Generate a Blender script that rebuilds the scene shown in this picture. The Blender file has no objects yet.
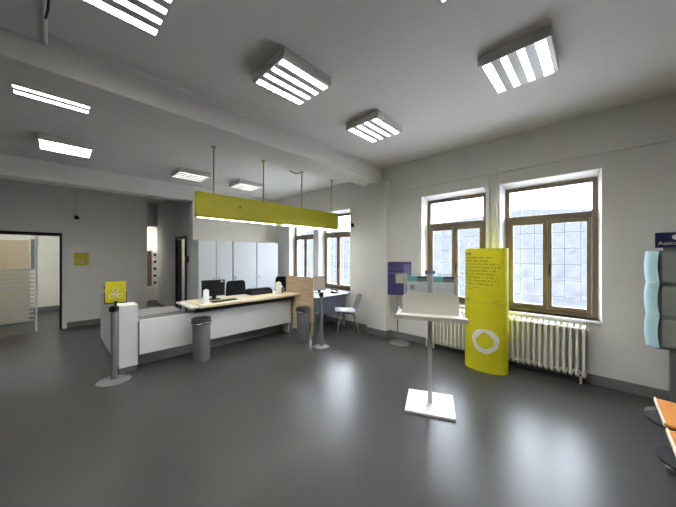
import bpy, bmesh, math, random
from mathutils import Vector, Matrix
random.seed(4)
SC = bpy.context.scene
COL = SC.collection
PI = math.pi

# ------------------------------------------------------------ camera, world, exposure
FX, FY = 0.72252, 0.69135
cam = bpy.data.cameras.new('camera')
cam.sensor_fit = 'HORIZONTAL'; cam.sensor_width = 36.0
cam.lens = 272 / 676 * 36.0
cam.shift_y = 2.5 / 676
cam.clip_start = 0.02
camo = bpy.data.objects.new('camera', cam); COL.objects.link(camo)
camo.location = (0, 0, 1.5)
camo.rotation_euler = (PI / 2, 0, math.atan2(FY, FX) - PI / 2)
SC.camera = camo

world = bpy.data.worlds.new('overcast_sky'); SC.world = world
world.use_nodes = True
wn = world.node_tree
bg = wn.nodes['Background']
bg.inputs['Color'].default_value = (0.81, 0.88, 1.0, 1)
bg.inputs['Strength'].default_value = 6.3
SC.view_settings.view_transform = 'Standard'
SC.view_settings.look = 'None'
SC.view_settings.gamma = 1
SC.view_settings.use_curve_mapping = False
SC.view_settings.exposure = 2.3
TUBE = 26.0          # emission of the fluorescent tubes
SC.cycles.use_denoising = True
SC.cycles.max_bounces = 9
SC.cycles.diffuse_bounces = 6
SC.cycles.transparent_max_bounces = 12
SC.cycles.caustics_reflective = False
SC.cycles.caustics_refractive = False
SC.cycles.sample_clamp_indirect = 6

# window openings in the right wall: (y0, y1)
WZ0, WZ1, WE = 0.74, 2.465, 0.035   # frame heights, splay of the reveals
WINS = [(0.0, 0.98), (1.22, 2.17), (3.86, 4.80), (5.05, 5.97)]
# ------------------------------------------------------------ materials
MATS = {}
def mat(name, col, rough=0.5, metal=0.0, noise=0.0, nscale=6.0, bump=0.0, bscale=80.0, spec=0.5, coat=0.0, emit=0.0, ecol=None, rvar=0.0):
    m = bpy.data.materials.new(name); m.use_nodes = True
    nt = m.node_tree; p = nt.nodes['Principled BSDF']
    p.inputs['Base Color'].default_value = (*col, 1)
    p.inputs['Roughness'].default_value = rough
    p.inputs['Metallic'].default_value = metal
    p.inputs['Specular IOR Level'].default_value = spec
    p.inputs['Coat Weight'].default_value = coat
    tc = nt.nodes.new('ShaderNodeTexCoord')
    if noise or rvar:
        n = nt.nodes.new('ShaderNodeTexNoise'); n.inputs['Scale'].default_value = nscale; n.inputs['Detail'].default_value = 5
        nt.links.new(tc.outputs['Object'], n.inputs['Vector'])
        if noise:
            r = nt.nodes.new('ShaderNodeMapRange')
            r.inputs['From Min'].default_value = 0.3; r.inputs['From Max'].default_value = 0.7
            r.inputs['To Min'].default_value = 1 - noise; r.inputs['To Max'].default_value = 1 + noise
            nt.links.new(n.outputs['Fac'], r.inputs['Value'])
            mx = nt.nodes.new('ShaderNodeVectorMath'); mx.operation = 'SCALE'
            mx.inputs[0].default_value = col
            nt.links.new(r.outputs['Result'], mx.inputs['Scale'])
            nt.links.new(mx.outputs[0], p.inputs['Base Color'])
        if rvar:
            r = nt.nodes.new('ShaderNodeMapRange')
            r.inputs['From Min'].default_value = 0.3; r.inputs['From Max'].default_value = 0.7
            r.inputs['To Min'].default_value = rough - rvar; r.inputs['To Max'].default_value = rough + rvar
            nt.links.new(n.outputs['Fac'], r.inputs['Value']); nt.links.new(r.outputs['Result'], p.inputs['Roughness'])
    if bump:
        n2 = nt.nodes.new('ShaderNodeTexNoise'); n2.inputs['Scale'].default_value = bscale; n2.inputs['Detail'].default_value = 3
        nt.links.new(tc.outputs['Object'], n2.inputs['Vector'])
        b = nt.nodes.new('ShaderNodeBump'); b.inputs['Strength'].default_value = bump; b.inputs['Distance'].default_value = 0.004
        nt.links.new(n2.outputs['Fac'], b.inputs['Height']); nt.links.new(b.outputs['Normal'], p.inputs['Normal'])
    if emit:
        p.inputs['Emission Color'].default_value = (*(ecol or col), 1); p.inputs['Emission Strength'].default_value = emit
    MATS[name] = m
    return m
def clear_mat(name, col=(1, 1, 1), refl=0.08, tint=None):
    m = bpy.data.materials.new(name); m.use_nodes = True; nt = m.node_tree
    nt.nodes.remove(nt.nodes['Principled BSDF'])
    out = nt.nodes['Material Output']
    t = nt.nodes.new('ShaderNodeBsdfTransparent'); t.inputs['Color'].default_value = (*col, 1)
    g = nt.nodes.new('ShaderNodeBsdfGlossy'); g.inputs['Roughness'].default_value = 0.03
    lw = nt.nodes.new('ShaderNodeLayerWeight'); lw.inputs['Blend'].default_value = 0.5
    pw = nt.nodes.new('ShaderNodeMath'); pw.operation = 'POWER'; pw.inputs[1].default_value = 5; nt.links.new(lw.outputs['Facing'], pw.inputs[0])
    f = nt.nodes.new('ShaderNodeMath'); f.operation = 'MULTIPLY_ADD'; f.inputs[1].default_value = 0.7; f.inputs[2].default_value = 0.03; nt.links.new(pw.outputs[0], f.inputs[0])
    x = nt.nodes.new('ShaderNodeMixShader')
    nt.links.new(f.outputs[0], x.inputs[0]); nt.links.new(t.outputs[0], x.inputs[1]); nt.links.new(g.outputs[0], x.inputs[2])
    res = x
    if tint:   # part milky
        d = nt.nodes.new('ShaderNodeBsdfDiffuse'); d.inputs['Color'].default_value = (*tint[0], 1)
        y = nt.nodes.new('ShaderNodeMixShader'); y.inputs[0].default_value = tint[1]
        nt.links.new(x.outputs[0], y.inputs[1]); nt.links.new(d.outputs[0], y.inputs[2]); res = y
    nt.links.new(res.outputs[0], out.inputs['Surface'])
    MATS[name] = m
    return m
def wood_mat(name, c1, c2, rough=0.45, axis='X', scale=2.0, stretch=14):
    m = bpy.data.materials.new(name); m.use_nodes = True; nt = m.node_tree; p = nt.nodes['Principled BSDF']
    tc = nt.nodes.new('ShaderNodeTexCoord'); mp = nt.nodes.new('ShaderNodeMapping')
    s = {'X': (1, stretch, stretch), 'Y': (stretch, 1, stretch), 'Z': (stretch, stretch, 1)}[axis]
    mp.inputs['Scale'].default_value = s
    n = nt.nodes.new('ShaderNodeTexNoise'); n.inputs['Scale'].default_value = scale; n.inputs['Detail'].default_value = 6
    r = nt.nodes.new('ShaderNodeValToRGB'); r.color_ramp.elements[0].position = 0.35; r.color_ramp.elements[1].position = 0.65
    r.color_ramp.elements[0].color = (*c1, 1); r.color_ramp.elements[1].color = (*c2, 1)
    nt.links.new(tc.outputs['Object'], mp.inputs['Vector']); nt.links.new(mp.outputs[0], n.inputs['Vector'])
    nt.links.new(n.outputs['Fac'], r.inputs['Fac']); nt.links.new(r.outputs['Color'], p.inputs['Base Color'])
    p.inputs['Roughness'].default_value = rough
    MATS[name] = m
    return m
mat('wall_paint', (0.76, 0.76, 0.74), 0.85, noise=0.03, nscale=1.5, bump=0.15, bscale=60)
mat('cream_paint', (0.78, 0.75, 0.66), 0.85, noise=0.03, nscale=1.5, bump=0.15)
mat('corridor_paint', (0.62, 0.63, 0.64), 0.8, noise=0.03, nscale=2)
mat('ceiling_paint', (0.70, 0.685, 0.67), 0.9, noise=0.02, nscale=1.2)
mat('soffit_paint', (0.66, 0.67, 0.68), 0.9, noise=0.02, nscale=1.2)
mat('reveal_paint', (0.82, 0.82, 0.82), 0.6, noise=0.01)
mat('floor_vinyl', (0.050, 0.049, 0.047), 0.30, noise=0.03, nscale=1.3, spec=0.20)
mat('skirting_grey', (0.165, 0.165, 0.165), 0.5, noise=0.03)
mat('brown_metal', (0.20, 0.15, 0.10), 0.4, noise=0.08, nscale=10)
mat('white_enamel', (0.78, 0.77, 0.70), 0.35, noise=0.01)
mat('white_panel', (0.74, 0.75, 0.76), 0.4, noise=0.01)
mat('cabinet_white', (0.62, 0.64, 0.66), 0.4, noise=0.01)
mat('door_gap_shade', (0.22, 0.23, 0.24), 0.5)
mat('lamp_housing', (0.62, 0.62, 0.60), 0.4)
mat('louvre', (0.50, 0.50, 0.49), 0.35, metal=0.0)
mat('yellow_panel', (0.50, 0.46, 0.012), 0.45, noise=0.03, nscale=3)
mat('yellow_rod', (0.42, 0.40, 0.04), 0.4)
mat('totem_yellow', (0.60, 0.575, 0.014), 0.4, noise=0.03, nscale=5)
mat('sign_yellow', (0.62, 0.56, 0.02), 0.45, noise=0.05, nscale=8)
mat('print_dark', (0.10, 0.09, 0.03), 0.6)
mat('print_olive', (0.26, 0.22, 0.015), 0.6)
mat('print_white', (0.78, 0.78, 0.78), 0.5)
mat('navy', (0.008, 0.010, 0.06), 0.4)
mat('purple', (0.045, 0.035, 0.13), 0.45, noise=0.25, nscale=9)
mat('stand_cream', (0.52, 0.52, 0.47), 0.4)
mat('lilac', (0.16, 0.15, 0.28), 0.45)
mat('grey_steel', (0.16, 0.165, 0.17), 0.5, metal=0.1)
mat('grey_plastic', (0.15, 0.155, 0.165), 0.45, noise=0.03)
mat('dark_liner', (0.06, 0.06, 0.065), 0.4)
mat('black_plastic', (0.010, 0.010, 0.012), 0.4, spec=0.25)
mat('black_fabric', (0.010, 0.0105, 0.012), 0.9, spec=0.15, bump=0.4, bscale=300)
mat('screen_black', (0.008, 0.008, 0.010), 0.25, spec=0.3)
mat('chrome', (0.55, 0.55, 0.56), 0.25, metal=0.9)
mat('chair_shell', (0.23, 0.25, 0.28), 0.4)
mat('blue_grey', (0.16, 0.19, 0.27), 0.5, noise=0.03)
mat('paper', (0.80, 0.80, 0.78), 0.6)
mat('paper_beige', (0.62, 0.57, 0.50), 0.6)
mat('teal_print', (0.08, 0.42, 0.42), 0.5)
mat('green_print', (0.30, 0.42, 0.16), 0.5)
mat('pocket_grey', (0.27, 0.31, 0.29), 0.35, noise=0.06, nscale=12)
mat('pocket_blue', (0.36, 0.55, 0.64), 0.3, noise=0.06, nscale=12)
mat('tube_light', (1, 1, 1), 0.5, emit=TUBE, ecol=(1.0, 0.97, 0.93))
mat('tube_light_weak', (1, 1, 1), 0.5, emit=TUBE * .06, ecol=(1.0, 0.97, 0.93))
mat('strip_light', (1, 1, 1), 0.5, emit=5.0, ecol=(1.0, 0.98, 0.90))
mat('brown_door', (0.13, 0.065, 0.035), 0.5, noise=0.1)
mat('beige_board', (0.60, 0.47, 0.30), 0.55, noise=0.05)
mat('grey_worktop', (0.26, 0.26, 0.26), 0.5)
mat('bounce_ground_pale', (0.34, 0.33, 0.33), 0.9, noise=0.05)
mat('kerb', (0.35, 0.34, 0.31), 0.9, noise=0.1)
mat('grille_metal', (0.30, 0.31, 0.33), 0.5)
wood_mat('oak_top', (0.66, 0.54, 0.34), (0.78, 0.67, 0.46), axis='X')
wood_mat('oak_slat', (0.56, 0.43, 0.26), (0.70, 0.56, 0.37), axis='Y')
wood_mat('slat_gap', (0.20, 0.14, 0.08), (0.26, 0.19, 0.11), axis='Y')
wood_mat('orange_ply', (0.62, 0.25, 0.06), (0.74, 0.34, 0.10), axis='X', rough=0.3)
wood_mat('ply_edge', (0.72, 0.62, 0.48), (0.82, 0.72, 0.58), axis='X')
clear_mat('window_glass', (0.97, 0.98, 0.98))
clear_mat('acrylic', (0.93, 0.95, 0.95), tint=((0.8, 0.82, 0.85), 0.12))
clear_mat('door_glass', (0.95, 0.97, 0.96))
clear_mat('frosted_glass', (0.9, 0.9, 0.88), tint=((0.85, 0.86, 0.82), 0.5))
for nm in ('paper', 'paper_beige', 'teal_print'):     # thin paper lets light through
    nt = MATS[nm].node_tree; p = nt.nodes['Principled BSDF']
    tr = nt.nodes.new('ShaderNodeBsdfTranslucent'); tr.inputs['Color'].default_value = p.inputs['Base Color'].default_value
    mx = nt.nodes.new('ShaderNodeMixShader'); mx.inputs[0].default_value = 0.4
    nt.links.new(p.outputs[0], mx.inputs[1]); nt.links.new(tr.outputs[0], mx.inputs[2]); nt.links.new(mx.outputs[0], nt.nodes['Material Output'].inputs['Surface'])
def hill_mat():
    m = bpy.data.materials.new('misty_hillside'); m.use_nodes = True; nt = m.node_tree; p = nt.nodes['Principled BSDF']
    tc = nt.nodes.new('ShaderNodeTexCoord')
    n = nt.nodes.new('ShaderNodeTexNoise'); n.inputs['Scale'].default_value = 1.8; n.inputs['Detail'].default_value = 8; n.inputs['Roughness'].default_value = 0.7
    r = nt.nodes.new('ShaderNodeValToRGB'); r.color_ramp.elements[0].position = 0.38; r.color_ramp.elements[1].position = 0.62
    r.color_ramp.elements[0].color = (0.026, 0.0275, 0.030, 1); r.color_ramp.elements[1].color = (0.043, 0.0435, 0.045, 1)
    nt.links.new(tc.outputs['Object'], n.inputs['Vector']); nt.links.new(n.outputs['Fac'], r.inputs['Fac'])
    nt.links.new(r.outputs['Color'], p.inputs['Base Color']); p.inputs['Roughness'].default_value = 1.0; p.inputs['Specular IOR Level'].default_value = 0.0
    MATS['hill'] = m
hill_mat()

# ------------------------------------------------------------ mesh helpers
class MB:
    def __init__(s): s.bm = bmesh.new()
    def box(s, x0, y0, z0, x1, y1, z1, rz=0, piv=None, rx=0, ry=0):
        vs = [Vector((x, y, z)) for x in (x0, x1) for y in (y0, y1) for z in (z0, z1)]
        if rz or rx or ry:
            c = Vector(piv) if piv else Vector(((x0 + x1) / 2, (y0 + y1) / 2, (z0 + z1) / 2))
            R = Matrix.Rotation(rz, 3, 'Z') @ Matrix.Rotation(ry, 3, 'Y') @ Matrix.Rotation(rx, 3, 'X')
            vs = [R @ (v - c) + c for v in vs]
        v = [s.bm.verts.new(q) for q in vs]
        for f in ((0, 1, 3, 2), (4, 6, 7, 5), (0, 4, 5, 1), (2, 3, 7, 6), (0, 2, 6, 4), (1, 5, 7, 3)):
            s.bm.faces.new([v[k] for k in f])
        return s
    def ring(s, c, u, w, rx, ry, n): return [s.bm.verts.new(c + u * math.cos(2 * PI * k / n) * rx + w * math.sin(2 * PI * k / n) * ry) for k in range(n)]
    def cyl(s, p0, p1, r, r2=None, n=20):
        p0, p1 = Vector(p0), Vector(p1); d = (p1 - p0).normalized()
        u = d.orthogonal().normalized(); w = d.cross(u); r2 = r if r2 is None else r2
        a = s.ring(p0, u, w, r, r, n); b = s.ring(p1, u, w, r2, r2, n)
        for k in range(n): s.bm.faces.new((a[k], a[(k + 1) % n], b[(k + 1) % n], b[k]))
        s.bm.faces.new(a[::-1]); s.bm.faces.new(b)
        return s
    def tube(s, pts, r, n=10):
        pts = [Vector(p) for p in pts]; rings = []; u = None
        for i, p in enumerate(pts):
            d = (pts[min(i + 1, len(pts) - 1)] - pts[max(i - 1, 0)]).normalized()
            if u is None: u = d.orthogonal().normalized()
            u = (u - d * u.dot(d)).normalized(); w = d.cross(u)
            rings.append(s.ring(p, u, w, r, r, n))
        for a, b in zip(rings, rings[1:]):
            for k in range(n): s.bm.faces.new((a[k], a[(k + 1) % n], b[(k + 1) % n], b[k]))
        s.bm.faces.new(rings[0][::-1]); s.bm.faces.new(rings[-1])
        return s
    def lathe(s, prof, n=32, sx=1, sy=1, c=(0, 0)):
        rings = []
        for r, z in prof:
            rings.append([s.bm.verts.new((c[0] + sx * r * math.cos(2 * PI * k / n), c[1] + sy * r * math.sin(2 * PI * k / n), z)) for k in range(n)])
        for a, b in zip(rings, rings[1:]):
            for k in range(n): s.bm.faces.new((a[k], a[(k + 1) % n], b[(k + 1) % n], b[k]))
        s.bm.faces.new(rings[0][::-1]); s.bm.faces.new(rings[-1])
        return s
    def prism(s, poly, d0, d1, axis='z'):
        # poly of 2-tuples extruded along axis: z -> (x,y), x -> (y,z), y -> (x,z)
        def P(a, b, t): return {'z': (a, b, t), 'x': (t, a, b), 'y': (a, t, b)}[axis]
        a = [s.bm.verts.new(P(*p, d0)) for p in poly]; b = [s.bm.verts.new(P(*p, d1)) for p in poly]; n = len(poly)
        for k in range(n): s.bm.faces.new((a[k], a[(k + 1) % n], b[(k + 1) % n], b[k]))
        s.bm.faces.new(a[::-1]); s.bm.faces.new(b)
        return s
    def sheet(s, rows, th):
        # rows: grid of points; thickened along the normal
        g = [[s.bm.verts.new(p) for p in r] for r in rows]
        for i in range(len(g) - 1):
            for j in range(len(g[0]) - 1):
                s.bm.faces.new((g[i][j], g[i][j + 1], g[i + 1][j + 1], g[i + 1][j]))
        s.bm.normal_update()
        bmesh.ops.solidify(s.bm, geom=s.bm.faces[:], thickness=th)
        return s
    def build(s, name, m, parent=None, bev=0, smooth=False, loc=None):
        bmesh.ops.recalc_face_normals(s.bm, faces=s.bm.faces[:])
        me = bpy.data.meshes.new(name); s.bm.to_mesh(me); s.bm.free()
        me.materials.append(MATS[m])
        if smooth:
            for p in me.polygons: p.use_smooth = True
            try: me.set_sharp_from_angle(angle=math.radians(35))
            except Exception: pass
        o = bpy.data.objects.new(name, me); COL.objects.link(o)
        if parent: o.parent = parent
        if loc: o.location = loc
        if bev:
            b = o.modifiers.new('bevel', 'BEVEL'); b.width = bev; b.segments = 2; b.limit_method = 'ANGLE'
        return o
def B(*a, **k): return MB().box(*a, **k)
def thing(name, label, cat, loc=(0, 0, 0), rz=0, group=None):
    o = bpy.data.objects.new(name, None); COL.objects.link(o); o.empty_display_size = 0.1
    o.location = loc; o.rotation_euler = (0, 0, rz)
    return tag(o, label, cat, group)
def tag(o, label, cat, group=None):
    o['label'] = label; o['category'] = cat
    if group: o['group'] = group
    return o
def struct(o, label=None):
    o['kind'] = 'structure'
    if label: o['label'] = label
    return o
def sempty(name, loc=(0, 0, 0), rz=0):
    o = bpy.data.objects.new(name, None); COL.objects.link(o); o.location = loc; o.rotation_euler = (0, 0, rz)
    return struct(o)
def kids(o): return [c for c in COL.objects if c.parent == o]
def copy_tree(o, parent=None):
    c = o.copy(); COL.objects.link(c)
    if parent: c.parent = parent
    for ch in kids(o): copy_tree(ch, c)
    return c
def text(body, size, m, parent, loc, rot, name='lettering', depth=0.0006, align='LEFT'):
    cu = bpy.data.curves.new('txt', 'FONT'); cu.body = body; cu.size = size; cu.extrude = depth; cu.align_x = align
    t = bpy.data.objects.new('txt', cu); COL.objects.link(t)
    bpy.context.view_layer.update()
    me = bpy.data.meshes.new_from_object(t.evaluated_get(bpy.context.evaluated_depsgraph_get()))
    bpy.data.objects.remove(t); bpy.data.curves.remove(cu)
    me.materials.clear(); me.materials.append(MATS[m])
    o = bpy.data.objects.new(name, me); COL.objects.link(o)
    if parent: o.parent = parent
    o.location = loc; o.rotation_euler = rot
    return o

# ------------------------------------------------------------ the setting
XW = 4.38; CM = 3.17; CR = 3.08
struct(B(-4, -3, -0.12, 4.75, 14, 0).build('floor', 'floor_vinyl'))
struct(B(-4, -3, CM, XW + .37, 3.4, CM + .12).build('ceiling', 'ceiling_paint'))
struct(B(-4, 3.4, CR, XW + .37, 9.9, CR + .12).build('ceiling_rear', 'ceiling_paint'))
struct(B(-4, 9.9, 2.7, XW + .37, 14, 2.82).build('ceiling_back_rooms', 'ceiling_paint'))
# the window wall, one mesh with four openings
w = MB(); ys = [-3] + [v for p in WINS for v in (p[0] - WE, p[1] + WE)] + [14]
w.box(XW, -3, 0, XW + .37, 14, WZ0); w.box(XW, -3, WZ1 + .055, XW + .37, 14, CM + .12)
for k in range(0, len(ys), 2): w.box(XW, ys[k], WZ0, XW + .37, ys[k + 1], WZ1 + .055)
struct(w.build('wall_right', 'wall_paint'))
struct(B(4.25, 2.84, 0, XW, 3.28, 2.9).build('wall_right_pilaster', 'wall_paint'))
w = MB(); w.box(-4, 7.97, 0, -1.6, 8.12, CR); w.box(-1.6, 7.97, 1.97, .118, 8.12, CR); w.box(.118, 7.97, 0, 1.58, 8.12, CR)
struct(w.build('wall_back', 'wall_paint'))
struct(B(2.187, 6.65, 0, XW, 6.8, CR).build('wall_office', 'cream_paint'))
w = MB(); w.box(2.187, 6.655, 0, 2.33, 7.12, CR); w.box(2.187, 7.12, 1.93, 2.33, 7.81, CR); w.box(2.187, 7.81, 0, 2.33, 9.76, CR)
w.box(2.18, 6.645, 0, 2.187, 6.8, CR)
struct(w.build('wall_corridor_right', 'corridor_paint'))
w = MB(); w.box(1.58, 9.7, 2.39, 2.33, 9.85, CR); w.box(1.50, 8.12, 0, 1.58, 9.85, CR)
struct(w.build('wall_corridor_end', 'corridor_paint'))
w = MB(); w.box(-4, 10.9, 0, XW, 11.05, 2.7)
struct(w.build('wall_back_rooms', 'cream_paint'))
struct(B(1.3, 8.12, 0, 1.5, 10.9, CR).build('wall_between_rooms', 'cream_paint'))
struct(B(-4.15, -3, 0, -4, 14, CM).build('wall_left', 'wall_paint'))
struct(B(-4, -3.15, 0, XW + .37, -3, CM).build('wall_front', 'wall_paint'))
# beams
struct(B(-4, 3.0, 2.9, XW, 3.4, CM).build('trim_main_beam', 'ceiling_paint'))
struct(B(-4, 6.65, 2.76, 2.187, 7.0, CR).build('trim_rear_beam', 'wall_paint'))
struct(B(-4, -3, 3.09, -.058, 3.0, CM).build('ceiling_lowered_panel', 'soffit_paint'))
# a slim cove bead where the ceiling meets beam and walls
w = MB(); w.prism([(3.0, CM), (2.975, CM), (3.0, CM - .03)], -.05, XW, 'x')
struct(w.build('trim_cove_beam', 'ceiling_paint'))
# skirting
struct(B(XW - .015, -3, 0, XW, 2.84, .11).build('baseboard_right', 'skirting_grey'))
struct(MB().box(4.235, 2.825, 0, 4.25, 3.295, .11).box(4.25, 2.825, 0, XW, 2.84, .11).box(4.25, 3.28, 0, XW, 3.295, .11).build('baseboard_pilaster', 'skirting_grey'))
struct(B(XW - .015, 3.28, 0, XW, 6.65, .11).build('baseboard_right_rear', 'skirting_grey'))
struct(B(.19, 7.955, 0, 1.58, 7.97, .12).build('baseboard_back', 'skirting_grey'))
struct(B(-4, 10.885, 0, 1.3, 10.9, .12).build('baseboard_back_rooms', 'skirting_grey'))
struct(B(2.172, 7.86, 0, 2.187, 9.76, .1).build('baseboard_corridor', 'skirting_grey'))

# windows
def window(i, y0, y1):
    W = sempty('window_%d' % i, (XW + .17, y0, WZ0)); w_ = y1 - y0; h = WZ1 - WZ0; ft = .055; tz = h * .735
    f = MB(); f.box(0, 0, 0, .06, ft, h); f.box(0, w_ - ft, 0, .06, w_, h); f.box(0, ft, 0, .06, w_ - ft, ft); f.box(0, ft, h - ft, .06, w_ - ft, h)
    f.build('window_frame', 'brown_metal', W, bev=.004)
    B(-.012, ft, tz - .03, .06, w_ - ft, tz + .045).build('transom', 'brown_metal', W, bev=.004)
    for (a, b, hs) in ((ft, w_ / 2, 1), (w_ / 2, w_ - ft, 0)):
        s = MB(); a += .002; b -= .002; zt = tz - .034; z0 = ft + .004; t = .045
        s.box(-.02, a, z0, .035, a + t, zt); s.box(-.02, b - t, z0, .035, b, zt); s.box(-.02, a + t, z0, .035, b - t, z0 + t); s.box(-.02, a + t, zt - t, .035, b - t, zt)
        so = s.build('sash', 'brown_metal', W, bev=.004)
        B(.005, a + t, z0 + t, .011, b - t, zt - t).build('pane', 'window_glass', so)
        if hs:
            hd = MB(); hd.box(-.03, b - .032, zt * .45, -.02, b - .012, zt * .45 + .09); hd.box(-.05, b - .03, zt * .45 - .06, -.032, b - .014, zt * .45 + .03)
            hd.build('handle', 'black_plastic', so, bev=.003)
    B(.02, ft, tz + .045, .026, w_ - ft, h - ft).build('pane', 'window_glass', W)
    g = MB(); n = 6
    for k in range(1, n): g.box(.16, w_ * k / n - .0025, 0, .165, w_ * k / n + .0025, h)
    for k in range(1, 8): g.box(.16, 0, h * k / 8 - .0025, .165, w_, h * k / 8 + .0025)
    g.build('grille', 'grille_metal', W)
    # white lining of the reveal and sill
    B(-.195, -WE, -.03, 0, w_ + WE, .0).build('sill', 'reveal_paint', W, bev=.004)
    r = MB(); r.prism([(-.172, -WE), (-.172, -WE + .006), (.01, .004), (.06, .0), (.2, 0), (.2, -WE)], 0, h + .055, 'z')
    r.prism([(-.172, w_ + WE), (-.172, w_ + WE - .006), (.01, w_ - .004), (.06, w_), (.2, w_), (.2, w_ + WE)], 0, h + .055, 'z')
    r.prism([(-.172, h + .055), (-.172, h + .049), (.01, h - .004), (.06, h), (.2, h), (.2, h + .055)], -.002, w_ + .002, 'y')
    r.build('reveal', 'reveal_paint', W)
for i, (a, b) in enumerate(WINS): window(i + 1, a, b)

# outside: added bounce ground and misty hillside
m = MB(); rows = []
for i in range(40):
    x = 12.5 + (i / 39) ** 1.6 * 60
    r = []
    for j in range(60):
        y = -60 + j * 2.6
        z = -1.2 + max(0, x - 12.5) * .225 + .5 * math.sin(y * .21 + x * .1) + random.uniform(-.25, .25) * min(1, max(0, (x - 12.5) * .2))
        r.append((x, y, min(z, 9 + math.sin(y * .11) * 1.5)))
    rows.append(r)
g = [[m.bm.verts.new(p) for p in r] for r in rows]
for i in range(39):
    for j in range(59): m.bm.faces.new((g[i][j], g[i][j + 1], g[i + 1][j + 1], g[i + 1][j]))
hl = m.build('hillside', 'hill', smooth=True); struct(hl)
struct(B(4.75, -60, -1.4, 12.6, 94, -1.2).build('unseen_bounce_ground', 'bounce_ground_pale'))  # below the window sightlines; added to throw skylight up onto the ceiling

# doorway in the back wall: dark frame and glass leaf with frosted stripes
D = sempty('door_1', (-1.6, 7.97, 0))
f = MB(); W_ = 1.718; f.box(0, -.02, 1.91, W_, .15, 1.97); f.box(W_ - .035, -.02, 0, W_, .15, 1.91); f.box(0, -.02, 0, .035, .15, 1.91)
f.build('door_frame', 'black_plastic', D)
gl = B(.035, .09, .02, 1.35, .10, 1.9).build('glass_leaf', 'door_glass', D)
s = MB()
for k in range(13):
    s.box(.05, .084, .22 + k * .082, 1.33, .0885, .22 + k * .082 + .05)
s.build('frosted_stripe', 'frosted_glass', gl)
B(1.35, .08, .0, 1.375, .11, 1.91).build('leaf_edge', 'lamp_housing', D)
# dark doorway in the corridor wall with its leaf ajar
D = sempty('door_2', (2.187, 7.12, 0))
f = MB(); f.box(-.03, -.05, 0, .01, 0.01, 1.98); f.box(-.03, .66, 0, .01, .74, 1.98); f.box(-.03, 0, 1.92, .01, .68, 1.98)
B(.01, .682, 0, .15, .689, 1.92).build('jamb_lining', 'reveal_paint', D)
f.build('door_frame', 'black_plastic', D)
lf = B(.0, .38, .02, .014, .67, 1.90).build('door_leaf', 'black_plastic', D)
# room beyond that doorway, brightened by an added lamp out of view
c = struct(B(2.9, 6.8, 0, 3.0, 10.9, 2.7).build('wall_side_room', 'cream_paint'))

# ------------------------------------------------------------ ceiling fittings
def ceiling_light(x, y, ztop, label, group='square louvred ceiling lights', w=.53, d=.49, tube='tube_light'):
    t = thing('ceiling_light', label, 'ceiling light', (x, y, ztop), 0, group)
    h = MB(); h.box(-w / 2, -d / 2, -.018, w / 2, d / 2, 0)
    for a in (-1, 1):
        h.box(-w / 2, a * d / 2 - (.014 if a > 0 else 0), -.085, w / 2, a * d / 2 + (0 if a > 0 else .014), -.018)
        h.box(a * w / 2 - (.014 if a > 0 else 0), -d / 2 + .014, -.085, a * w / 2 + (0 if a > 0 else .014), d / 2 - .014, -.018)
    h.build('housing', 'lamp_housing', t)
    B(-w / 2 + .014, -d / 2 + .014, -.022, w / 2 - .014, d / 2 - .014, -.0185).build('reflector', 'white_panel', t)
    pit = (d - .03) / 4
    for k in range(4):
        yc = -d / 2 + .015 + pit * (k + .5)
        MB().cyl((-w / 2 + .02, yc, -.052), (w / 2 - .02, yc, -.052),   .019, n=10).build('fluorescent_tube', tube, t, smooth=True)
    lv = MB()
    for k in range(1, 4):
        yc = -d / 2 + .015 + pit * k
        lv.prism([(yc - .014, -.024), (yc + .014, -.024), (yc + .034, -.084), (yc - .034, -.084)], -w / 2 + .014, w / 2 - .014, 'x')
    for s_ in (-1, 1):
        y_ = s_ * (d / 2 - .014); lv.prism([(y_, -.024), (y_ - s_ * .004, -.024), (y_ - s_ * .018, -.084), (y_, -.084)], -w / 2 + .014, w / 2 - .014, 'x')
    for k in range(1, 14):
        xc = -w / 2 + w * k / 14
        lv.box(xc - .0012, -d / 2 + .014, -.083, xc + .0012, d / 2 - .014, -.060)
    lv.build('louvre', 'louvre', t)
    return t
protoL = ceiling_light(1.53, 2.05, CM, 'lit square ceiling light over the room centre, just in front of the main beam')
for (x, y, z, lab) in [
    (2.735, .49, CM, 'large lit square ceiling light nearest the big window by the brochure rack'),
    (2.82, 2.06, CM, 'lit square ceiling light in front of the beam, nearest the pilaster'),
    (.255, 2.09, CM, 'lit square ceiling light cut by the top of the picture, upper left'),
    (1.43, .49, CM, 'ceiling light of which only a corner shows at the top edge'),
    (0.0, 3.66, CR, 'ceiling light half hidden behind the main beam, leftmost in the picture'),
    (.12, 5.40, CR, 'small lit ceiling light behind the beam above the back wall doorway'),
    (1.80, 5.58, CR, 'dim ceiling light behind the left end of the yellow hanging sign'),
    (2.90, 5.55, CR, 'dim ceiling light between the first two yellow rods, over the office')]:
    if 'dim' in lab:
        c = ceiling_light(x, y, z, lab, tube='tube_light_weak'); continue
    c = copy_tree(protoL); c.location = (x, y, z); c['label'] = lab

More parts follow.
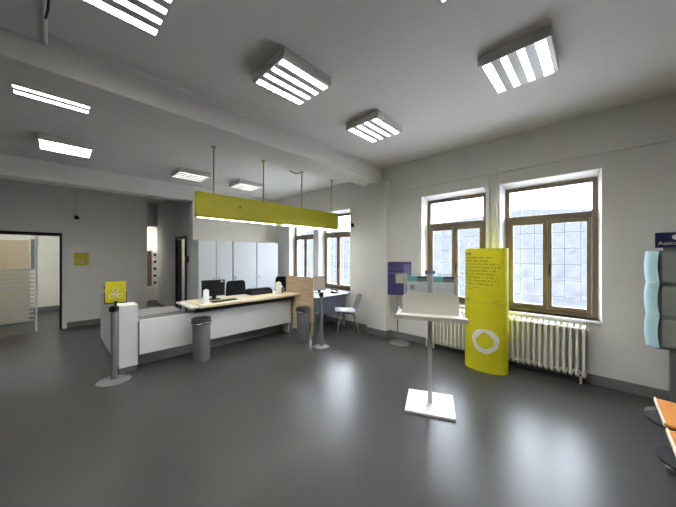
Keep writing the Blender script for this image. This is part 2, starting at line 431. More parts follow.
# yellow hanging light box over the counter
t = thing('hanging_light_box', 'long yellow light box hanging from four rods above the reception counter', 'hanging sign', (1.355, 4.02, 2.04))
L = 2.81
b = MB(); b.box(0, -.05, .012, L, .05, .355)
b.build('box_body', 'yellow_panel', t, bev=.004)
B(.0, -.05, 0, .03, .05, .012).build('end_strip', 'yellow_panel', t)
B(.03, -.03, .0, 1.30, .03, .012).build('light_strip', 'strip_light', t)
B(1.42, -.03, .0, L - .03, .03, .012).build('light_strip', 'strip_light', t)
MB().box(1.30, -.05, .0, 1.42, .05, .012).box(.03, -.05, 0, 1.30, -.03, .012).build('strip_divider', 'yellow_panel', t)
MB().cyl((.62, -.056, .20), (.62, -.05, .20), .013).build('key_hole', 'black_plastic', t, smooth=True)
for xr in (1.60, 2.41, 3.22, 4.0):
    rd = MB().cyl((xr - 1.355, 0, .355), (xr - 1.355, 0, CR - 2.04 - .012), .009, n=12).build('rod', 'yellow_rod', t, smooth=True)
    MB().cyl((xr - 1.355, 0, CR - 2.04 - .015), (xr - 1.355, 0, CR - 2.04), .035, n=16).build('ceiling_rose', 'yellow_rod', rd)
o = MB().tube([(2.96, 4.05, CR - .03), (3.05, 4.03, CR - .06), (3.13, 4.03, CR - .05), (3.19, 4.04, CR - .02)], .008)
tag(o.build('loose_cable', 'black_plastic', smooth=True), 'short dark cable hanging at the ceiling beside the third yellow rod', 'cable')

# conduits and small fittings on the walls
o = MB().cyl((XW - .016, -3, 2.69), (XW - .016, 2.83, 2.69), .013, n=12).build('wall_conduit', 'wall_paint', smooth=True)
tag(o, 'long thin white conduit running along the wall above the two near windows', 'conduit')
o = MB().cyl((4.236, 2.83, 2.69), (4.236, 3.42, 2.69), .013, n=12)
tag(o.build('wall_conduit', 'wall_paint', smooth=True), 'short white conduit crossing the pilaster under the beam', 'conduit')
t = thing('heating_pipe', 'pair of vertical white pipes on the wall between the two near windows', 'pipe', (XW, 1.10, 0))
for dy in (-.05, .045):
    MB().cyl((-.022, dy, .12), (-.022, dy, 2.69), .014, n=12).build('pipe_run', 'white_enamel', t, smooth=True)
B(-.045, -.07, 2.66, 0, .065, 2.74).build('pipe_bracket', 'white_enamel', t, bev=.005)
o = MB().cyl((XW - .016, 3.3, 2.66), (XW - .016, 4.2, 2.66), .012, n=12)
tag(o.build('wall_conduit', 'wall_paint', smooth=True), 'short white conduit above the far window behind the pilaster', 'conduit')
def camera_dome(loc, rz, label):
    t = thing('security_camera', label, 'security camera', loc, rz)
    MB().cyl((0, 0, 0), (0, -.03, 0), .055, n=24).build('mount', 'white_enamel', t, smooth=True)
    MB().lathe([(.042, 0), (.040, .018), (.028, .036), (.010, .043)], n=20).build('dome', 'black_plastic', t, smooth=True, loc=(0, -.03, 0)).rotation_euler = (PI / 2, 0, 0)
    return t
t = camera_dome((.335, 7.97, 2.31), 0, 'small dark dome camera on the back wall right of the doorway')
MB().cyl((0, -.01, .05), (0, -.01, .68), .009, n=8).build('conduit', 'wall_paint', t, smooth=True)
t = camera_dome((XW, 3.74, 2.15), -PI / 2 , 'small black camera on the wall beside the far window')
t = thing('wall_intercom', 'small dark intercom on the grey corridor wall by the office', 'intercom', (2.187, 6.98, 1.42))
B(-.035, -.045, -.08, 0, .045, .08).build('body', 'black_plastic', t, bev=.008)
B(-.04, -.025, .01, -.035, .025, .06).build('speaker_grille', 'grey_plastic', t)
# pipe stub at the edge of the lowered ceiling
t = thing('ceiling_cable_duct', 'white duct with a black cable at the lowered ceiling edge, top left', 'cable duct', (-.055, 2.0, 3.09))
MB().tube([(.012, .40, .0), (.012, .70, .0), (.012, .98, -.005)], .014).build('duct', 'white_enamel', t, smooth=True)
MB().tube([(.03, .2, .03), (.035, .40, -.01), (.03, .52, -.03), (.02, .62, -.02), (.014, .68, .0)], .007).build('cable', 'black_plastic', t, smooth=True)

# ------------------------------------------------------------ office cabinets
def cabinet(x0, x1, doors, label):
    t = thing('office_cabinet', label, 'cabinet', (x0, 6.2, 0), 0, 'tall white cabinets along the office wall')
    w_ = x1 - x0
    B(0, .02, .0, w_, .44, 1.85).build('body', 'door_gap_shade' if False else 'cabinet_white', t, bev=.003)
    dw = w_ / doors
    for k in range(doors):
        d = B(k * dw + .007, 0, .07, (k + 1) * dw - .007, .018, 1.845).build('door', 'cabinet_white', t, bev=.002)
        xh = k * dw + (.05 if (k % 2 or doors == 1) else dw - .07)
        B(xh, -.014, .95, xh + .012, 0, 1.02).build('handle', 'chrome', d, bev=.003)
    B(.0, .012, .0, w_, .02, 1.85).build('door_shadow_strip', 'door_gap_shade', t)  # dark sheet behind the doors, painting the shade in their gaps
cabinet(2.14, 2.905, 2, 'tall white two-door cabinet at the left end of the office wall')
cabinet(2.915, 3.525, 1, 'tall white single-door cabinet, middle of the office wall row')
cabinet(3.535, 4.16, 1, 'tall bluish-white cabinet at the right end by the far windows')

# ------------------------------------------------------------ reception counter
t = thing('reception_partition', 'low white L-shaped reception partition with grey plinth, left of the counter', 'partition', (.57, 4.38, 0))
B(0, .04, .07, .04, 1.96, .85).build('side_panel', 'white_panel', t, bev=.003)
B(0, 0, .07, .195, .04, .845).build('end_panel', 'white_panel', t, bev=.003)
B(.155, .04, .07, .195, .30, .845).build('end_return', 'white_panel', t, bev=.003)
MB().box(.008, .01, 0, .185, .036, .07).box(.008, .04, 0, .034, 1.95, .07).build('plinth', 'skirting_grey', t)
B(-.003, -.004, .85, .198, .30, .864).build('cap', 'white_enamel', t, bev=.002)
t = thing('reception_counter', 'long white front panel of the counter raised above a dark recess', 'counter front', (.78, 4.36, 0))
B(0, 0, .20, 2.44, .03, .655).build('front_panel', 'white_panel', t, bev=.003)
B(0, .22, 0, 2.44, .25, .64).build('recess_back', 'grey_worktop', t)
B(.0, .03, .20, .02, .22, .64).build('support', 'white_panel', t)
B(2.40, .03, .0, 2.42, .22, .64).build('support', 'white_panel', t)
t = thing('reception_desk', 'long light oak counter desktop on white trestle legs with office things on top', 'desk', (1.35, 4.18, 0))
B(.12, 0, .735, 1.96, .72, .77).build('desktop', 'oak_top', t, bev=.004)
B(0, .02, .74, .118, .70, .765).build('end_leaf', 'white_enamel', t, bev=.003)
for x in (.03, .10):
    MB().box(x, .44, 0, x + .03, .48, .74).build('leg', 'white_enamel', t)
MB().box(1.90, .60, 0, 1.94, .64, .735).build('leg', 'white_enamel', t)
B(1.88, .02, .10, 1.96, .14, .735).build('oak_leg', 'oak_top', t, bev=.003)
B(.10, .10, .66, 1.90, .16, .735).build('apron', 'black_plastic', t)
t = thing('clear_screen', 'narrow clear acrylic screen at the left end of the counter', 'screen', (1.50, 4.20, .77))
B(0, 0, .012, .006, .22, .30).build('sheet', 'door_glass', t)
B(-.015, .02, 0, .02, .20, .012).build('foot', 'white_enamel', t)
t = thing('back_worktop', 'low grey worktop behind the white front panel, left of the counter', 'worktop', (.80, 4.68, 0))
B(0, 0, .62, .60, .6, .65).build('top', 'grey_worktop', t, bev=.003)
for (x, y) in ((.02, .04), (.55, .04), (.02, .54), (.55, .54)): B(x, y, 0, x + .03, y + .03, .62).build('leg', 'grey_steel', t)
t = thing('slatted_screen', 'light oak screen with horizontal slats at the right end of the counter', 'wooden screen', (3.32, 3.84, 0))
B(.01, 0, .26, .03, .82, 1.10).build('backing', 'slat_gap', t)
s = MB()
for k in range(11): s.box(-.004, 0, .70 + k * .037, .01, .82, .70 + k * .037 + .028)
s.build('slats', 'oak_slat', t)
B(-.004, 0, .26, .01, .82, .70).build('lower_panel', 'oak_slat', t)
B(0.0, -.012, .26, .03, 0, 1.10).build('edge_strip', 'oak_slat', t)
for y in (.0, .78): B(.0, y, 0, .03, y + .03, .26).build('leg', 'oak_slat', t)

# monitors
def monitor(name, loc, rz, w_, h_, z0, label, tilt=0, face='screen_black', back='black_plastic', tagm=False):
    t = thing(name, label, 'monitor', loc, rz)
    c = MB().box(-w_ / 2, 0, z0, w_ / 2, .028, z0 + h_, rx=tilt, piv=(0, 0, z0)); c.build('casing', back, t, bev=.005)
    if tilt == 0: B(-w_ / 2 + .012, -.003, z0 + .012, w_ / 2 - .012, 0, z0 + h_ - .012).build('screen', face, t)
    else: MB().box(-w_ / 2 + .012, -.003, z0 + .012, w_ / 2 - .012, 0, z0 + h_ - .012, rx=tilt, piv=(0, 0, z0)).build('screen', face, t)
    MB().box(-.03, .03, .01, .03, .05, z0 + min(h_ * .4, .12)).build('neck', back, t)
    MB().lathe([(.11, 0), (.108, .01), (.03, .016)], n=24, sy=.8, c=(0, .03)).build('foot', back, t, smooth=True)
    if tagm: B(.115, .028, z0 + h_ - .04, .155, .030, z0 + h_ - .022).build('badge', 'print_white', t)
    return t
monitor('computer_monitor', (1.87, 4.72, .77), PI - .10, .37, .27, .055, 'black computer monitor seen from behind at the left of the counter')
B_ = [o for o in COL.objects if o.name == 'computer_monitor'][0]
B(-.155, .028, .285, -.115, .030, .305).build('badge', 'print_white', B_)
t = thing('desktop_scanner', 'low flat black device on the oak counter, right of the office chair', 'device', (2.52, 4.62, .77))
MB().prism([(0, 0), (.22, 0), (.22, .10), (.03, .085)], 0, .46, 'x').build('body', 'black_plastic', t, bev=.006)
B(.03, .04, .088, .43, .20, .112).build('lid', 'screen_black', t, bev=.004)
t = monitor('computer_monitor', (3.88, 4.26, .72), math.radians(-40), .27, .30, .05, 'small upright monitor with beige screen on the desk by the far window', face='paper_beige')
t = thing('keyboard', 'black keyboard on the oak counter in front of the left monitor', 'keyboard', (1.92, 4.40, .77), .1)
B(-.2, -.06, 0, .2, .06, .018).build('tray', 'black_plastic', t, bev=.004)
k_ = MB()
for r in range(4):
    for c in range(13): k_.box(-.19 + c * .0293, -.05 + r * .025, .018, -.19 + c * .0293 + .024, -.05 + r * .025 + .02, .023)
k_.build('keys', 'grey_plastic', t)
o = B(-.11, -.15, 0, .11, .15, .006, rz=.2).build('paper_stack', 'paper', loc=(2.25, 4.45, .77)); tag(o, 'white sheets lying on the middle of the oak counter', 'paper')
def tombstone(name, label, cat, loc, rz, w_, h_, m):
    n = 10; pts = [(-w_ / 2, 0)] + [(-w_ / 2 * math.cos(PI * k / n), h_ - w_ / 2 * .7 + w_ / 2 * .7 * math.sin(PI * k / n)) for k in range(n + 1)] + [(w_ / 2, 0)]
    t = thing(name, label, cat, loc, rz)
    MB().prism(pts, -.006, .006, 'y').build('plate', m, t, bev=.002)
    B(-w_ / 2, -.05, 0, w_ / 2, .05, .008).build('foot', m, t)
tombstone('document_holder', 'cream round-topped holder standing near the slatted screen', 'document holder', (2.97, 4.42, .77), 0, .13, .24, 'white_enamel')
tombstone('document_holder', 'white round-topped holder beside the left monitor', 'document holder', (1.62, 4.36, .77), .3, .10, .22, 'white_panel')
t = thing('receipt_printer', 'small grey device between the low monitor and the slatted screen', 'device', (3.14, 4.60, .77))
B(-.06, -.07, 0, .06, .07, .10).build('body', 'grey_plastic', t, bev=.01); B(-.04, -.02, .10, .04, .02, .14).build('paper_roll', 'paper', t, bev=.01)

# office chairs
def office_chair(x, y, rz, label, top=.98):
    t = thing('office_chair', label, 'chair', (x, y, 0), rz, 'black office chairs behind the counter')
    pts = []
    def rr(w_, h_, r, n=6):
        P = []
        for (cx, cz, a0) in ((w_ / 2 - r, h_ - r, 0), (-w_ / 2 + r, h_ - r, PI / 2), (-w_ / 2 + r * .6, r * .6, PI), (w_ / 2 - r * .6, r * .6, 1.5 * PI)):
            for k in range(n + 1):
                a = a0 + PI / 2 * k / n; q = r if cz > h_ / 2 else r * .6
                P.append((cx + q * math.cos(a), cz + q * math.sin(a)))
        return P
    bk = MB().prism([(p[0] * (.92 + .16 * (1 - p[1] / .5)), p[1] + top - .5) for p in rr(.44, .5, .07)], .22, .26, 'y'); bk.build('backrest', 'black_fabric', t, bev=.012)
    MB().prism([(p[0], p[1] - .22) for p in rr(.48, .46, .08)], .44, .51, 'z').build('seat', 'black_fabric', t, bev=.015)
    MB().box(-.03, .20, .40, .03, .215, .75).box(-.03, .0, .41, .03, .22, .43).build('back_bracket', 'black_plastic', t)
    MB().cyl((0, 0, .08), (0, 0, .44), .025).build('gas_lift', 'chrome', t, smooth=True)
    b = MB()
    for k in range(5):
        a = 2 * PI * k / 5; b.tube([(0, 0, .10), (.15 * math.cos(a), .15 * math.sin(a), .09), (.27 * math.cos(a), .27 * math.sin(a), .06)], .018)
    b.build('base_star', 'black_plastic', t, smooth=True)
    for k in range(5):
        a = 2 * PI * k / 5; c = Vector((.27 * math.cos(a), .27 * math.sin(a), .027)); d = Vector((-math.sin(a), math.cos(a), 0)) * .02
        MB().cyl(c - d, c + d, .027, n=14).build('castor', 'black_plastic', t, smooth=True)
    for s in (-1, 1):
        MB().tube([(s * .23, .05, .47), (s * .27, .05, .50), (s * .27, .05, .66), (s * .27, .0, .68), (s * .27, -.15, .68)], .014).build('armrest', 'black_plastic', t, smooth=True)
    return t
office_chair(2.67, 5.28, .05, 'black mesh office chair facing the counter, left of the low monitor', .985)
office_chair(3.80, 5.55, -.9, 'dark office chair near the far windows, mostly behind the slatted screen', .99)

# side desk by the far window
t = thing('side_desk', 'white-topped desk with blue-grey front panel under the far window', 'desk', (3.42, 3.84, 0))
B(0, 0, .695, .93, .75, .72).build('desktop', 'white_panel', t, bev=.003)
n = 12
pts = [(.02, .69)] + [(.02 + .82 * k / n, .46 - .14 * math.sin(PI * k / n) ) for k in range(n + 1)] + [(.90, .69)]
MB().prism(pts, .05, .07, 'y').build('modesty_panel', 'blue_grey', t)
for x in (.02, .86):
    for y in (.08, .66): B(x, y, 0, x + .04, y + .04, .695).build('leg', 'grey_steel', t)
o = B(-.1, -.14, 0, .1, .14, .008, rz=.4).build('paper_stack', 'paper', loc=(3.72, 4.08, .72)); tag(o, 'white sheets on the side desk in front of the small monitor', 'paper')
t = thing('desk_phone', 'black desk telephone near the window end of the side desk', 'telephone', (4.13, 4.02, .72), .4)
MB().prism([(-.09, 0), (.09, 0), (.09, .055), (-.09, .02)], -.08, .08, 'x').build('base', 'black_plastic', t, bev=.004)
MB().tube([(-.06, -.08, .045), (-.06, -.04, .065), (-.06, .06, .085), (-.06, .09, .075)], .017).build('handset', 'black_plastic', t, smooth=True)

# visitor chair: moulded shell on thin legs
t = thing('visitor_chair', 'grey moulded shell chair with thin metal legs at the side desk', 'chair', (3.84, 3.44, 0), 0)
rows = []
prof = [(-.22, .455), (-.20, .462), (-.08, .455), (.06, .445), (.15, .45), (.19, .48), (.215, .54), (.235, .60), (.255, .67), (.275, .74), (.285, .775)]
# local x runs backward (towards the backrest)
for i, (x, z) in enumerate(prof):
    hw = .20 + .02 * math.sin(PI * i / (len(prof) - 1)) - (.05 if i >= len(prof) - 2 else 0) * (i - len(prof) + 3)
    r = []
    for j in range(9):
        v = -1 + 2 * j / 8
        if i < 5: r.append((x, v * hw, z + .028 * v * v))
        else: r.append((x - .05 * v * v, v * hw, z))
    rows.append([(-a, b, c) if False else (a, b, c) for a, b, c in r])
MB().sheet(rows, .008).build('shell', 'chair_shell', t, smooth=True)
t.rotation_euler = (0, 0, math.radians(-42))
for sx, sy in ((-1, -1), (-1, 1), (1, -1), (1, 1)):
    MB().tube([(sx * .06, sy * .10, .437), (sx * .14, sy * .15, .40), (sx * .21, sy * .20, .0)], .010).build('leg', 'chrome', t, smooth=True)
MB().box(-.09, -.12, .425, .09, .12, .440).build('seat_plate', 'grey_steel', t)

# ------------------------------------------------------------ bins
def bin_(x, y, h, r, label, rz=0):
    t = thing('waste_bin', label, 'waste bin', (x, y, 0), rz, 'grey waste bins in front of the counter')
    b = MB().lathe([(r * .86, 0), (r * .88, .01), (r * .98, h - .05), (r * .98, h), (r * .9, h), (r * .84, .02)], n=32); b.build('body', 'grey_plastic', t, smooth=True)
    MB().lathe([(r * .99, h - .075), (r * 1.05, h - .055), (r * 1.04, h - .0), (r * .99, h + .008), (r * .9, h - .005), (r * .86, h - .10)], n=32).build('liner_rim', 'dark_liner', t, smooth=True)
    tb = MB()
    for k in range(40):
        a0, a1 = 2 * PI * k / 40, 2 * PI * (k + 1) / 40
        rr = r * 1.07
        tb.cyl((rr * math.cos(a0), rr * math.sin(a0), h - .055 + .01 * math.sin(3 * a0)), (rr * math.cos(a1), rr * math.sin(a1), h - .055 + .01 * math.sin(3 * a1)), .006, n=6)
    tb.build('liner_band', 'lilac' if False else 'chrome', t)
bin_(1.475, 4.14, .60, .125, 'grey waste bin by the left end of the oak counter')
bin_(3.07, 3.79, .585, .125, 'grey waste bin in front of the slatted oak screen')

# ------------------------------------------------------------ stanchions
def stanchion(x, y, label, h=.90, sign=False, rz=0):
    t = thing('stanchion', label, 'stanchion', (x, y, 0), rz, 'grey queue stanchions')
    MB().lathe([(.165, 0), (.165, .008), (.15, .016), (.06, .024), (.035, .03)], n=40).build('base', 'grey_steel', t, smooth=True)
    MB().cyl((0, 0, .025), (0, 0, h - .07), .031, n=24).build('post', 'grey_steel', t, smooth=True)
    hd = MB().cyl((0, 0, h - .07), (0, 0, h), .033, n=24)
    for k in range(4):
        a = PI / 2 * k + .4; hd.box(.028, -.014, h - .062, .048, .014, h - .008, rz=a, piv=(0, 0, h - .035))
    hd.build('belt_head', 'black_plastic', t, bev=.002)
    return t
t = stanchion(.50, 4.20, 'grey post stanchion with round base in front of the white partition, holding a yellow sign')
t = stanchion(3.05, 3.30, 'grey post stanchion beside the bin and the side desk'); t.scale = (.8, .8, 1)
stanchion(.66, 6.50, 'grey stanchion behind the far end of the white side partition', .96).scale = (.6, .6, 1)
# sign clipped on top of the first
t = thing('yellow_notice', 'yellow notice in a dark holder on top of the left stanchion', 'sign', (.515, 4.195, .90), math.radians(-12))
MB().cyl((0, 0, 0), (0, 0, .06), .012, n=12).build('stem', 'black_plastic', t, smooth=True)
MB().box(-.10, -.0, .03, .10, .012, .042).box(-.106, -.004, .03, -.098, .014, .16).box(.098, -.004, .03, .106, .014, .16).build('holder', 'black_plastic', t)
B(-.098, .001, .042, .098, .008, .295).build('notice_sheet', 'sign_yellow', t)
g = MB(); 
for (cx, cz, r) in ((0, .19, .028), (-.035, .12, .022), (.04, .12, .024), (0, .13, .013)):
    for k in range(14):
        a0, a1 = 2 * PI * k / 14, 2 * PI * (k + 1) / 14
        g.cyl((cx + r * math.cos(a0), -.0005, cz + r * math.sin(a0)), (cx + r * math.cos(a1), -.0005, cz + r * math.sin(a1)), .004, n=5)
g.build('pictogram', 'print_white', t)
for k in range(3):
    pass
t = thing('yellow_wall_sign', 'small square yellow sign on the back wall right of the doorway', 'sign', (.295, 7.97, 1.30))
B(0, -.02, 0, .225, 0, .27).build('plate', 'sign_yellow', t, bev=.003)
g = MB(); g.box(.055, -.023, .05, .075, -.02, .15); g.box(.09, -.023, .05, .17, -.02, .07); g.box(.11, -.023, .09, .14, -.02, .13)
g.build('pictogram', 'print_white', t)

# ------------------------------------------------------------ radiators
def radiator(y0, y1, label):
    n = int(round((y1 - y0) / .059)); pit = (y1 - y0) / n
    t = thing('radiator', label, 'radiator', (XW - .10, y0, 0), 0, 'white column radiators under the windows')
    for k in range(n):
        yc = pit * (k + .5); s = MB()
        for dx in (-.055, 0, .055):
            s.box(dx - .018, yc - .014, .13, dx + .018, yc + .014, .64)
        n2 = 8
        for zc, sg in ((.64, 1), (.13, -1)):
            P = [(-.074 * math.cos(PI * q / n2), zc + sg * .05 * math.sin(PI * q / n2)) for q in range(n2 + 1)]
            s.prism(P, yc - .019, yc + .019, 'y')
        s.build('section', 'white_enamel', t, bev=.008)
    for z in (.64, .13): MB().cyl((0, .0, z), (0, y1 - y0, z), .02).build('header_pipe', 'white_enamel', t, smooth=True)
    for y in (.06, y1 - y0 - .06): B(-.012, y - .012, 0, .012, y + .012, .09).build('foot', 'white_enamel', t)
    MB().tube([(0, y1 - y0, .13), (0, y1 - y0 + .05, .13), (0, y1 - y0 + .06, .12), (0, y1 - y0 + .06, 0)], .012).build('valve_pipe', 'white_enamel', t, smooth=True)
radiator(.09, .97, 'white cast radiator under the right window, next to the yellow totem')
radiator(1.20, 2.00, 'white cast radiator behind the white table stand, left of the yellow totem')

# ------------------------------------------------------------ yellow totem
t = thing('advertising_totem', 'tall curved yellow cardboard totem with printed text and a white ring', 'totem', (3.99, 1.085, 0))
RY, RX, HT = .262, .16, 1.60
TA = math.radians(0)
def tot_poly(n=40, e=0.0):
    return [((RX + e) * math.cos(2 * PI * k / n), (RY + e) * math.sin(2 * PI * k / n)) for k in range(n)]
o = MB().prism(tot_poly(), 0, .56 * HT / 1.0 * .99, 'z').build('lower_shell', 'totem_yellow', t, smooth=True)
MB().prism(tot_poly(e=-.002), .56 * HT * .995, HT, 'z').build('upper_shell', 'totem_yellow', t, smooth=True)
def onface(u, z, e=.0012):
    # u runs left(+y) to right(-y) in picture terms, on the face towards the room (-x)
    a = PI - math.asin(max(-1, min(1, u / RY)))
    return Vector(((RX + e) * math.cos(a), (RY + e) * math.sin(a) , z))
def patch(mb, u0, u1, z0, z1, e=.0015, n=3):
    a = [mb.bm.verts.new(onface(u0 + (u1 - u0) * k / n, z0, e)) for k in range(n + 1)]
    b = [mb.bm.verts.new(onface(u0 + (u1 - u0) * k / n, z1, e)) for k in range(n + 1)]
    for k in range(n): mb.bm.faces.new((a[k], a[k + 1], b[k + 1], b[k]))
# unreadable paragraph lines: rows of small strokes with letter-like gaps
z = 1.468
for row in range(9):
    g = MB()
    u = .225; end = -.20 + random.uniform(0, .13)
    if row == 1: end = -.06
    while u > end:
        wl = random.uniform(.008, .016); patch(g, u, u - wl, z, z + .02, n=1)
        if random.random() < .5: patch(g, u - wl * .4, u - wl * .6, z - .004, z + .02, n=1)
        u -= wl + (.022 if random.random() < .22 else .007)
    g.build('text_line', 'print_olive', t)
    z -= .043
g = MB(); u = .23
for wl in (.012, .010, .014, .012, .016): patch(g, u, u - wl, 1.515, 1.545, n=1); u -= wl + .005
g.build('heading_text', 'print_dark', t)
g = MB()
for z, e in ((1.085, .05), (1.06, .12)):
    u = .22
    while u > e: patch(g, u, u - .012, z, z + .009, n=1); u -= .018
g.build('small_text', 'print_olive', t)
g = MB()
patch(g, .20, .15, .93, .935); 
for (u0, u1, z0, z1) in ((.235, .16, .925, .90), (-.12, -.20, .905, .935)):
    for k in range(8):
        a = u0 + (u1 - u0) * k / 8; b = u0 + (u1 - u0) * (k + 1) / 8; za = z0 + (z1 - z0) * k / 8
        patch(g, a, b, za, za + .006, n=1)
g.build('torn_edge', 'print_dark', t)
# white brush ring
g = MB(); n = 48; zc, uc = .405, -.03
prev = None
for k in range(n + 1):
    a = 2 * PI * k / n + .5
    wob = 1 + .025 * math.sin(3 * a) + .02 * math.sin(7 * a + 1)
    ro = .155 * wob; ri = (.100 - .008 * math.sin(3 * a)) * wob
    # squarish inner outline
    sq = 1 / max(abs(math.cos(a)), abs(math.sin(a))) ** .35
    po = onface(uc + ro * math.cos(a), zc + ro * 1.02 * math.sin(a), .0018); pi_ = onface(uc + ri * math.cos(a) / sq * 1.05, zc + ri * math.sin(a) / sq * 1.05, .0018)
    cur = (g.bm.verts.new(po), g.bm.verts.new(pi_))
    if prev: g.bm.faces.new((prev[0], cur[0], cur[1], prev[1]))
    prev = cur
g.build('white_ring', 'print_white', t)

# ------------------------------------------------------------ white table stand
SA = math.atan2(-.414, .187)      # direction of the long edges
t = thing('table_stand', 'white tray table on a single pole with square foot plate', 'table stand', (2.63, 1.23, 0), SA)
B(-.227, -.227, 0, .227, .227, .022).build('foot_plate', 'white_panel', t, bev=.003)
B(-.02, -.02, .022, .02, .02, .90).build('pole', 'stand_cream', t, bev=.006)
# tray: x along the width, +y away from / towards camera decided below
w_, d_ = .335, .19
MB().prism([(-w_, -d_), (w_, -d_), (w_ - .04, d_), (-w_ + .04, d_)], .90, .915, 'z').build('tray', 'stand_cream', t, bev=.002)
B(-w_, -d_ - .004, .885, w_, -d_, .925).build('front_lip', 'stand_cream', t)
for s in (-1, 1):
    MB().prism([(-d_, .915), (d_ - .06, .915), (-.02, .975), (-d_ + .04, .93)], s * (w_ - .03) - .004, s * (w_ - .03) + .004, 'x').build('side_gusset', 'stand_cream', t)
P = [(-.27, 0)]
for (cx, a0) in ((-.21, PI), (.21, PI / 2)):
    for k in range(7):
        a = a0 - PI / 2 * k / 6; P.append((cx + .06 * math.cos(a), .15 + .06 * math.sin(a)))
P.append((.27, 0))
MB().prism([(p[0], p[1] + .915) for p in P], -.02, -.008, 'y').build('back_panel', 'stand_cream', t, bev=.002)
# acrylic brochure holder on the tray
h = thing('brochure_holder', 'clear acrylic holder full of leaflets on the white table stand', 'brochure holder', (2.63, 1.23, .915), SA)
MB().box(-.26, .02, 0, .26, .024, .36).box(-.26, .075, 0, .26, .079, .40).box(-.264, .02, 0, -.26, .079, .40).box(.26, .02, 0, .264, .079, .40).box(-.002, .024, 0, .002, .075, .38).box(-.26, .024, 0, .26, .075, .004).build('acrylic_case', 'acrylic', h)
def leaflet(x0, x1, y, z1, m1, m2, label, split=.5):
    l = thing('leaflet', label, 'leaflet', (2.63, 1.23, .92), SA, 'leaflets in the clear holder')
    B(x0, y, 0, x1, y + .012, z1 - .055).build('sheet', 'paper_beige' if m1 == 'green_print' else 'paper', l)
    xm = x0 + (x1 - x0) * split
    B(x0, y, z1 - .055, xm, y + .012, z1).build('left_band', m1, l); B(xm, y, z1 - .055, x1, y + .012, z1).build('right_band', m2, l)
leaflet(-.225, -.03, .040, .37, 'teal_print', 'navy', 'leaflet with teal and navy bands, left half of the clear holder')
leaflet(.03, .225, .040, .37, 'teal_print', 'navy', 'leaflet with teal and navy bands, right half of the clear holder')
l = B(-.13, .030, 0, -.02, .036, .275).build('leaflet', 'paper', loc=(2.63, 1.23, .92)); l.rotation_euler = (0, 0, SA); tag(l, 'plain white leaflet left of centre in the clear holder', 'leaflet', 'leaflets in the clear holder')
for i, (a, b, mt) in enumerate(((-.20, -.15, 'grey_worktop'), (-.10, -.05, 'paper'), (.03, .08, 'paper'), (.085, .13, 'paper'), (.16, .20, 'paper'))):
    l = B(a, .0275, .23, b, .029, .28).build('card_slip', mt, loc=(2.63, 1.23, .92)); l.rotation_euler = (0, 0, SA)
    tag(l, ('small grey' if i == 0 else 'small white') + ' card slip standing ' + ['leftmost in the clear holder', 'second from left in the clear holder', 'just right of the middle divider', 'between the middle divider and the right slip', 'rightmost in the clear holder'][i], 'card', 'card slips in the clear holder')
l = thing('price_tag', 'small lilac card standing up at the middle of the clear holder', 'card', (2.63, 1.23, .92), SA)
B(-.05, .032, .395, .05, .036, .43).build('card', 'lilac', l); B(-.012, .032, 0.0, .012, .036, .395).build('stem', 'acrylic', l)

# ------------------------------------------------------------ purple poster stand
t = thing('poster_stand', 'dark purple poster on a thin grey post stand by the pilaster', 'poster stand', (4.12, 2.475, 0), math.radians(-52))
MB().lathe([(.17, 0), (.17, .006), (.05, .012), (.02, .02)], n=36).build('base', 'grey_steel', t, smooth=True)
MB().cyl((-.03, 0, .015), (-.03, 0, .84), .010, n=12).build('post', 'grey_steel', t, smooth=True)
B(-.20, -.012, .83, .20, .008, 1.40).build('poster_board', 'purple', t, bev=.003)
MB().box(-.20, -.015, 1.20, .20, -.012, 1.215).box(-.20, -.015, 1.28, .20, -.012, 1.288).build('poster_stripe', 'lilac', t)
B(.20, -.018, .83, .212, .012, 1.40).build('poster_edge', 'print_white', t)
B(-.07, -.03, 1.03, .13, -.016, 1.21).build('card_pocket', 'acrylic', t)
B(-.065, -.024, 1.035, .125, -.018, 1.19).build('card', 'paper_beige', t)
B(.07, -.017, 1.0, .19, -.013, 1.36).build('side_flap', 'lilac', t)

# ------------------------------------------------------------ brochure rack at the right edge
t = thing('brochure_rack', 'tall grey leaflet rack with navy header at the right edge', 'brochure rack', (3.96, -.52, 0), 0)
MB().lathe([(.20, 0), (.20, .008), (.06, .014), (.035, .02)], n=36).build('base', 'grey_steel', t, smooth=True)
B(.0, -.035, .015, .04, .04, .66).build('post', 'grey_steel', t, bev=.004)
B(0, -.32, .62, .03, .125, 1.555).build('back_board', 'pocket_grey', t, bev=.003)
for k in range(3):
    z = .645 + k * .305
    p = MB(); rows = []
    for i in range(5):
        zz = z + .27 * i / 4; x = -.02 - .045 * (i / 4) ** 1.2
        rows.append([(x - .006 * math.sin(PI * j / 6), .09 - .40 * j / 6, zz) for j in range(7)])
    p.sheet(rows, .004).build('pocket', 'pocket_grey', t, smooth=True)
    rows = []
    for i in range(6):
        zz = z - .005 + .30 * i / 5
        rows.append([(-.06 + .11 * (j / 6) + .02 * math.sin(PI * i / 5), .105 + .075 * math.sin(PI / 2 * j / 6) + .012 * math.sin(PI * i / 5), zz) for j in range(7)])
    MB().sheet(rows, .004).build('side_pocket', 'pocket_blue', t, smooth=True)
hd = B(-.012, -.32, 1.578, .0, .130, 1.718).build('header_board', 'navy', t)
B(-.006, -.32, 1.55, .006, .08, 1.58).build('header_rail', 'grey_steel', t)
text('Assicurazione', .046, 'print_white', hd, (-.0135, .112, 1.604), (PI / 2, 0, -PI / 2))
MB().lathe([(.024, 0), (.024, .002)], n=24).build('emblem', 'print_white', hd).location = (-.0125, .005, 1.675)
[o for o in COL.objects if o.name.startswith('emblem')][0].rotation_euler = (0, -PI / 2, 0)

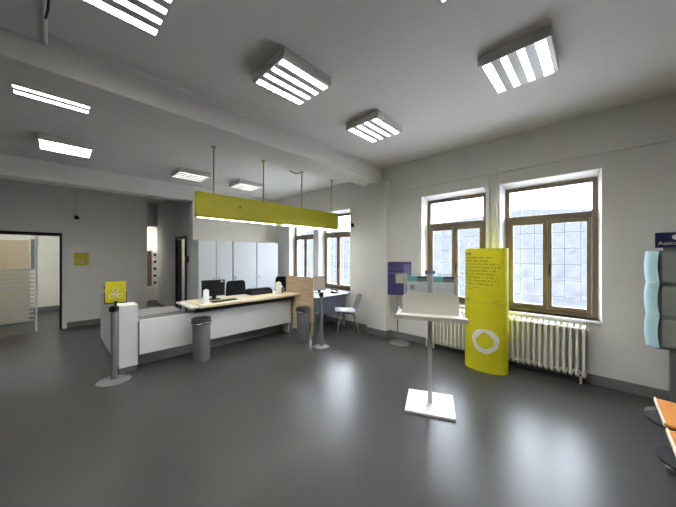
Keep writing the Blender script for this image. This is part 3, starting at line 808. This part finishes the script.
# ------------------------------------------------------------ waiting bench, only its end in frame
t = thing('waiting_bench', 'orange plywood bench seats with grey frame at the lower right edge', 'bench', (2.1, -.52, 0))
for (x0, x1) in ((.00, .455), (.52, .955)):
    rows = []
    for i in range(8):
        y = -.22 + .44 * i / 7; z = .44 + .018 * math.cos(PI * (i / 7)) * -1 + (.0)
        rows.append([(x0 + (x1 - x0) * j / 6, y, z - .01 * math.sin(PI * j / 6)) for j in range(7)])
    s = MB().sheet(rows, .014).build('seat', 'orange_ply', t, smooth=True)
    B(x0, .215, .437, x1, .226, .466).build('front_edge', 'ply_edge', s, bev=.003)
    P = [( (x0 + x1) / 2 + .16 * math.cos(a), .10 + .19 * math.sin(a)) for a in [PI * k / 16 for k in range(17)]]
    MB().prism(P, .395, .405, 'z').build('seat_support', 'black_plastic', s)
    rows = []
    for i in range(8):
        z = .52 + .34 * i / 7; y = -.24 - .05 * (i / 7)
        rows.append([(x0 + (x1 - x0) * j / 6, y - .015 * math.sin(PI * j / 6), z) for j in range(7)])
    MB().sheet(rows, .012).build('backrest', 'orange_ply', t, smooth=True)
    MB().tube([((x0 + x1) / 2, -.0, .40), ((x0 + x1) / 2, -.20, .41), ((x0 + x1) / 2, -.275, .48), ((x0 + x1) / 2, -.31, .70)], .014).build('back_bracket', 'grey_steel', t, smooth=True)
B(-.1, -.06, .35, 1.1, .0, .395).build('beam', 'grey_steel', t, bev=.004)
for x in (.15, .85):
    MB().box(x, -.05, .03, x + .04, -.01, .35).box(x, -.26, 0, x + .04, .18, .03).build('leg', 'grey_steel', t)

# ------------------------------------------------------------ back rooms
t = thing('back_room_cupboard', 'brown and white cupboard seen at the end of the dark corridor', 'cupboard', (1.52, 10.6, 0))
B(0, 0, .05, .70, .28, .48).build('lower_drawer', 'white_panel', t); B(0, -.02, .48, .71, .28, .51).build('ledge', 'white_enamel', t)
B(0, .0, .51, .70, .28, 1.66).build('upper_door', 'brown_door', t)
t = thing('key_rack', 'narrow white rack with dark hooks beside the brown cupboard', 'rack', (2.24, 10.62, 0))
B(0, 0, .51, .14, .26, 1.70).build('board', 'white_panel', t)
for k in range(5): B(.04, -.04, .58 + k * .23, .11, 0, .66 + k * .23).build('hook', 'black_plastic', t, bev=.01)
t = thing('beige_screen', 'beige board standing in the room beyond the glass doorway', 'board', (-1.10, 9.3, 0))
B(0, 0, .02, .72, .05, 1.86).build('panel', 'beige_board', t, bev=.004)
B(.74, -.02, 1.2, .80, .05, 1.88).build('side_post', 'grey_steel', t); B(.0, -.03, .0, .72, .08, .02).build('foot', 'grey_steel', t)
t = thing('low_counter', 'pale counter behind the glass leaf at the left edge', 'counter', (-1.9, 8.7, 0))
B(0, 0, 0, 1.0, .5, .72).build('body', 'white_panel', t, bev=.004); B(-.02, -.02, .72, 1.02, .52, .75).build('top', 'paper_beige', t, bev=.003)
o = ceiling_light(-1.0, 9.3, CR if False else 3.08, 'ceiling light in the room beyond the glass doorway', 'back room lights')
o = ceiling_light(2.0, 10.4, 2.70, 'ceiling light in the room at the end of the corridor', 'back room lights')
o = ceiling_light(2.62, 7.45, CR, 'unseen ceiling light added to brighten the side room behind the dark doorway', 'back room lights', w=.4, d=.4)  # added lamp, never in view, placed to light the jamb and side wall
